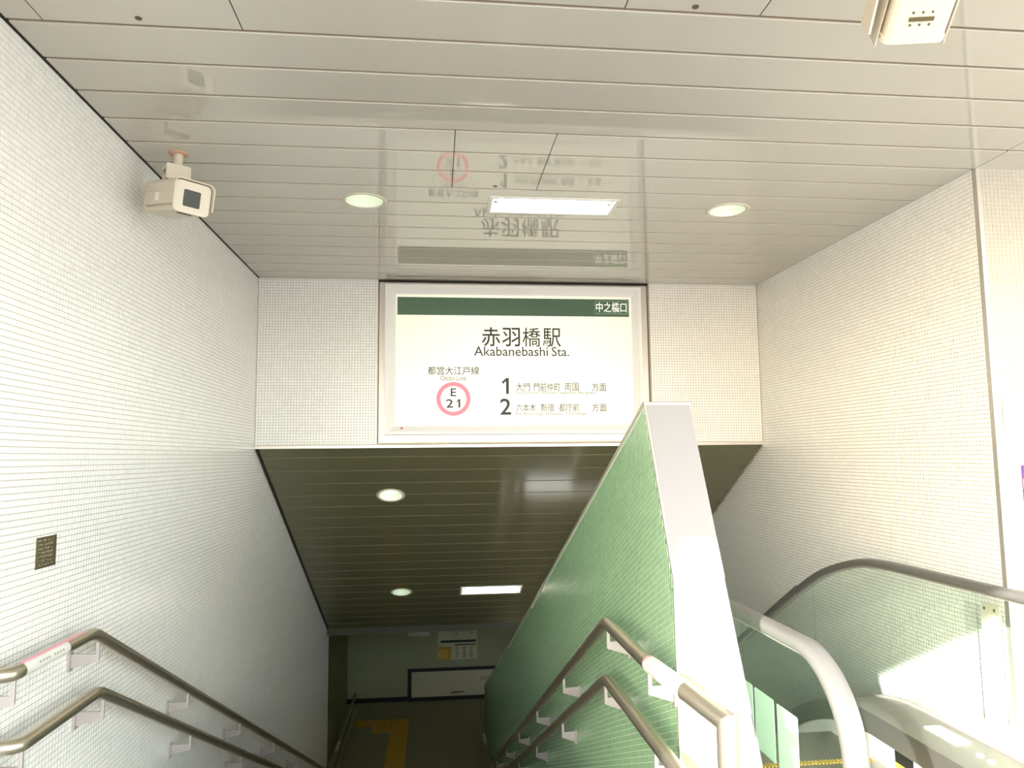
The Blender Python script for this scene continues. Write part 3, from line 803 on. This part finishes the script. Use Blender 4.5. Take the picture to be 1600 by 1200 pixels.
for x, joints in ((XE0, (2.95, 4.5, 6.0, 7.5, 9.0)), (XE1, (3.344 - .0, 4.90, 6.4, 7.9, 9.4))):
    # the handrail cross-section follows the curve in the vertical plane of the balustrade
    V, F = [], []; m = len(hp)
    for i, (y, z) in enumerate(curve):
        a = curve[max(i - 1, 0)]; b = curve[min(i + 1, len(curve) - 1)]
        ty, tz = b[0] - a[0], b[1] - a[1]; l = math.hypot(ty, tz); ny, nz = -tz / l, ty / l
        V += [(x + s_, y + ny * h_, z + nz * h_) for s_, h_ in hp]
    for i in range(len(curve) - 1):
        F += [(i * m + j, i * m + (j + 1) % m, (i + 1) * m + (j + 1) % m, (i + 1) * m + j) for j in range(m)]
    F += [tuple(range(m))[::-1], tuple(range((len(curve) - 1) * m, len(curve) * m))]
    obj('handrail', (V, F), M_rubber, es, smooth=45)
    gp = curve
    V, F = [], []; gpf = [(-.016, -.020), (.016, -.020), (.016, -.034), (-.016, -.034)]
    for i, (y, z) in enumerate(curve):
        a = curve[max(i - 1, 0)]; b = curve[min(i + 1, len(curve) - 1)]
        ty, tz = b[0] - a[0], b[1] - a[1]; l = math.hypot(ty, tz); ny, nz = -tz / l, ty / l
        V += [(x + s_, y + ny * h_, z + nz * h_) for s_, h_ in gpf]
    for i in range(len(curve) - 1):
        F += [(i * 4 + j, i * 4 + (j + 1) % 4, i * 4 + 4 + (j + 1) % 4, i * 4 + 4 + j) for j in range(4)]
    obj('handrail_guide', (V, F), M_alu, es)
    js = list(joints) + [10.0]
    obj('glass_panel', glass_panel(x, NYC, js[0] - .003, True), M_glass, es)
    for a, b in zip(js[:-1], js[1:]): obj('glass_panel', glass_panel(x, a + .003, b - .003), M_glass, es)
ysd = list(np.linspace(2.30, 3.80, 4)) + list(np.linspace(3.9, 4.6, 8)) + [10.0]
def deck(x0, x1, zt, zb, m, name, ys=ysd):
    V, F = [], []
    for y in ys:
        b = base_z(y); V += [(x0, y, b + zt), (x1, y, b + zt), (x1, y, b + zb), (x0, y, b + zb)]
    for i in range(len(ys) - 1):
        F += [(i * 4 + j, i * 4 + (j + 1) % 4, i * 4 + 4 + (j + 1) % 4, i * 4 + 4 + j) for j in range(4)]
    F += [(0, 1, 2, 3), tuple(len(V) - 4 + k for k in (3, 2, 1, 0))]
    return obj(name, (V, F), m, es)
M_skirt = mat('skirt_panel', '#E3DFD8', .4)
deck(1.10, 1.40, 0, -.11, M_steeld, 'decking'); deck(1.13, 1.39, -.11, -.60, M_skirt, 'skirt_panel')
deck(2.30, 2.63, 0.0, -.115, M_steeld, 'decking'); deck(2.33, 2.62, -.115, -.60, M_skirt, 'skirt_panel')
deck(2.63, XR - .003, -.02, -.10, mat('outer_decking', '#C4BFB7', .4), 'outer_decking')
for x in (XE0, XE1): deck(x - .014, x + .014, .012, 0, M_alu, 'glass_holder')
obj('control_plate', xf(rbox(.045, .0025, .115, .012), Matrix.Translation((2.482, 3.455, base_z(3.4) + .002)) @ Matrix.Rotation(PI / 2, 4, 'X')), M_stick, es, smooth=40)
for x, y in ((2.464, 3.214), (2.461, 3.144)):
    obj('button', lathe([(.0005, .007), (.014, .006), (.018, .0)], 18, Matrix.Translation((x, y, base_z(3.2)))), M_stick, es, smooth=50)
obj('caution_label', box(2.3285, 2.330, 3.50, 3.647, .035, .108), M_black, es)
obj('caution_label', box(2.3285, 2.330, 3.50, 3.647, .005, .034), M_yellow, es)
obj('comb_plate', box(1.41, 2.29, 3.30, 3.755, -.03, .004), M_steeld, es)
for k in range(44): obj('comb_tooth', prism([(1.42 + k * .0195, .004), (1.432 + k * .0195, .004), (1.429 + k * .0195, .009), (1.423 + k * .0195, .009)], 'y', 3.735, 3.775), M_yellow, es)
for k in range(15):
    y0 = 3.776 + k * .405; z = -.004 if k == 0 else -.004 - .2337 * (k - .3) if k > 0 else 0
    obj('step', join(box(1.42, 2.28, y0, y0 + .40, z - .03, z), box(1.42, 2.28, y0 + .37, y0 + .405, z - .26, z - .03)), M_steeld, es)
# round stickers panels on the near left glass
def sticker(y0, y1, z0, z1):
    return xf(rbox((y1 - y0) / 2, .0006, (z1 - z0) / 2, .008), Matrix.Translation((XE0 - .0058, (y0 + y1) / 2, (z0 + z1) / 2)) @ Matrix.Rotation(PI / 2, 4, 'Z'))
for y0, y1, z0, z1 in ((2.496, 2.650, .440, .690), (2.674, 2.838, .466, .693), (2.855, 3.01, .466, .693)):
    obj('glass_sticker', sticker(y0, y1, z0, z1), M_mint, es)

# guard plate on the wall side of the escalator
gd = thing('guard_plate', 'perforated beige guard plate with two screws standing behind the right glass', 'plate', (2.85, 3.57, .2))
def perforated():
    y0, y1, z0, z1 = 3.505, 3.632, .212, .815
    gs = []; nx, nz = 12, 56; py, pz = (y1 - y0) / nx, (z1 - z0) / nz; V, F = [], []
    for i in range(nx):
        for j in range(nz):
            a, b = y0 + i * py, z0 + j * pz; k = len(V); q = .34
            V += [(2.85, a, b), (2.85, a + py, b), (2.85, a + py, b + pz), (2.85, a, b + pz), (2.85, a + py * q, b + pz * q), (2.85, a + py * (1 - q), b + pz * q), (2.85, a + py * (1 - q), b + pz * (1 - q)), (2.85, a + py * q, b + pz * (1 - q))]
            F += [(k, k + 1, k + 5, k + 4), (k + 1, k + 2, k + 6, k + 5), (k + 2, k + 3, k + 7, k + 6), (k + 3, k, k + 4, k + 7)]
    return V, F
pf = obj('perforated_sheet', perforated(), M_cream, gd)
sm = pf.modifiers.new('thickness', 'SOLIDIFY'); sm.thickness = .002
for y in (3.539, 3.608): obj('screw', lathe([(.0005, -.004), (.006, -.003), (.009, 0)], 10, Matrix.Translation((2.847, y, .788)) @ Matrix.Rotation(PI / 2, 4, 'Y')), M_bronze, gd)
obj('acrylic_sheet', box(2.852, 2.857, 3.645, 3.762, .212, .800), M_acryl, gd)

# ---------------------------------------------------------------- notices
nt = thing('notice_board', 'white notice about the escalator on the far right tiled wall', 'sign', (3.25, YR, 1.8))
obj('board', box(3.022, 3.50, YR - .012, YR - .003, 1.707, 1.890), M_notice, nt, bevel=.002)
yN = YR - .0122
text('lettering', 'エスカレーター', 3.058, 1.838, 3.26, 1.866, yN, M_nred, nt)
text('lettering', 'このボタンを', 3.056, 1.794, 3.232, 1.818, yN, M_ngrey, nt)
text('lettering', 'と同時に', 3.058, 1.758, 3.166, 1.784, yN, M_ngrey, nt)
text('lettering', 'Emergency', 3.068, 1.716, 3.22, 1.746, yN, M_nred, nt)
po = thing('poster', 'purple and orange poster low on the far right tiled wall', 'poster', (3.3, YR, 1.4))
obj('sheet', box(3.104, 3.36, YR - .006, YR - .003, 1.30, 1.525), M_purple, po)
obj('printed_shape', prism([(3.106, 1.45), (3.20, 1.512), (3.33, 1.47), (3.33, 1.40), (3.125, 1.386), (3.106, 1.40)], 'y', YR - .0068, YR - .006), M_orange, po)
obj('printed_shape', prism([(3.106, 1.452), (3.106, 1.462), (3.20, 1.524), (3.22, 1.514)], 'y', YR - .0069, YR - .006), M_pred, po)
obj('printed_shape', prism([(3.112, 1.352), (3.112, 1.364), (3.30, 1.375), (3.30, 1.35)], 'y', YR - .0069, YR - .006), M_pred, po)

# things on the landing wall
M_paper = mat('poster_paper', '#D2CFAE', .5, var=.08, nscale=20)
M_pgreen = mat('poster_green', '#2F4230', .5)
M_porange = mat('poster_amber', '#C9A040', .5, var=.15, nscale=12)
mp = thing('guide_map', 'paper guide map poster on the grey landing wall', 'poster', (.46, YW, -2.3))
obj('sheet', box(.05, .872, YW - .012, YW - .002, -2.605, -1.90), M_paper, mp)
obj('printed_bar', box(.11, .845, YW - .014, YW - .012, -2.262, -2.214), M_pgreen, mp)
obj('printed_bar', box(.40, .845, YW - .014, YW - .012, -2.322, -2.300), M_pgreen, mp)
obj('printed_map', lathe([(.0005, .001), (.10, .001), (.11, -.001)], 20, Matrix.Translation((.165, YW - .0150, -2.49)) @ Matrix.Rotation(PI / 2, 4, 'X')), M_mapy, mp)
obj('printed_column', box(.06, .33, YW - .0135, YW - .012, -2.60, -2.345), M_porange, mp)
for i in range(7):
    for j in range(3):
        w = .03 + .05 * random.random(); x = .42 + j * .15
        obj('printed_line', box(x, x + w, YW - .014, YW - .012, -2.375 - i * .032, -2.363 - i * .032), M_pgreen, mp)
for x, z in ((.32, -2.05), (.40, -2.12), (.55, -2.06), (.68, -2.03), (.72, -2.10)):
    obj('printed_block', box(x, x + .07, YW - .014, YW - .012, z, z + .05), M_plaster, mp)
tag(obj('sign_strip', box(-.56, -.12, YW - .02, YW - .002, -2.105, -1.93), M_stick), 'small pale strip sign left of the guide map on the landing wall', 'sign')
bd = thing('barrier_panel', 'low cream panel in a black frame at the foot of the landing wall', 'panel', (.6, YW, FL))
obj('panel', box(-.50, 2.4, YW - .05, YW - .02, -3.325, -2.80), M_paper, bd)
obj('frame', join(box(-.57, 2.45, YW - .07, YW - .02, -2.815, -2.76), box(-.57, -.49, YW - .07, YW - .02, FL, -2.815), box(-.49, 2.45, YW - .065, YW - .02, FL, -3.33)), M_black, bd)
for i in range(5):
    x = .93 + i * .055
    obj('red_mark', join(box(x, x + .038, YW - .052, YW - .05, -3.02, -3.01), box(x + .014, x + .022, YW - .052, YW - .05, -3.05, -2.97), box(x, x + .038, YW - .052, YW - .05, -2.975, -2.965)), M_pred, bd)
obj('pull', prism([(.28, -3.27), (.62, -3.255), (.56, -3.24), (.36, -3.243)], 'y', YW - .056, YW - .05), M_dark, bd)
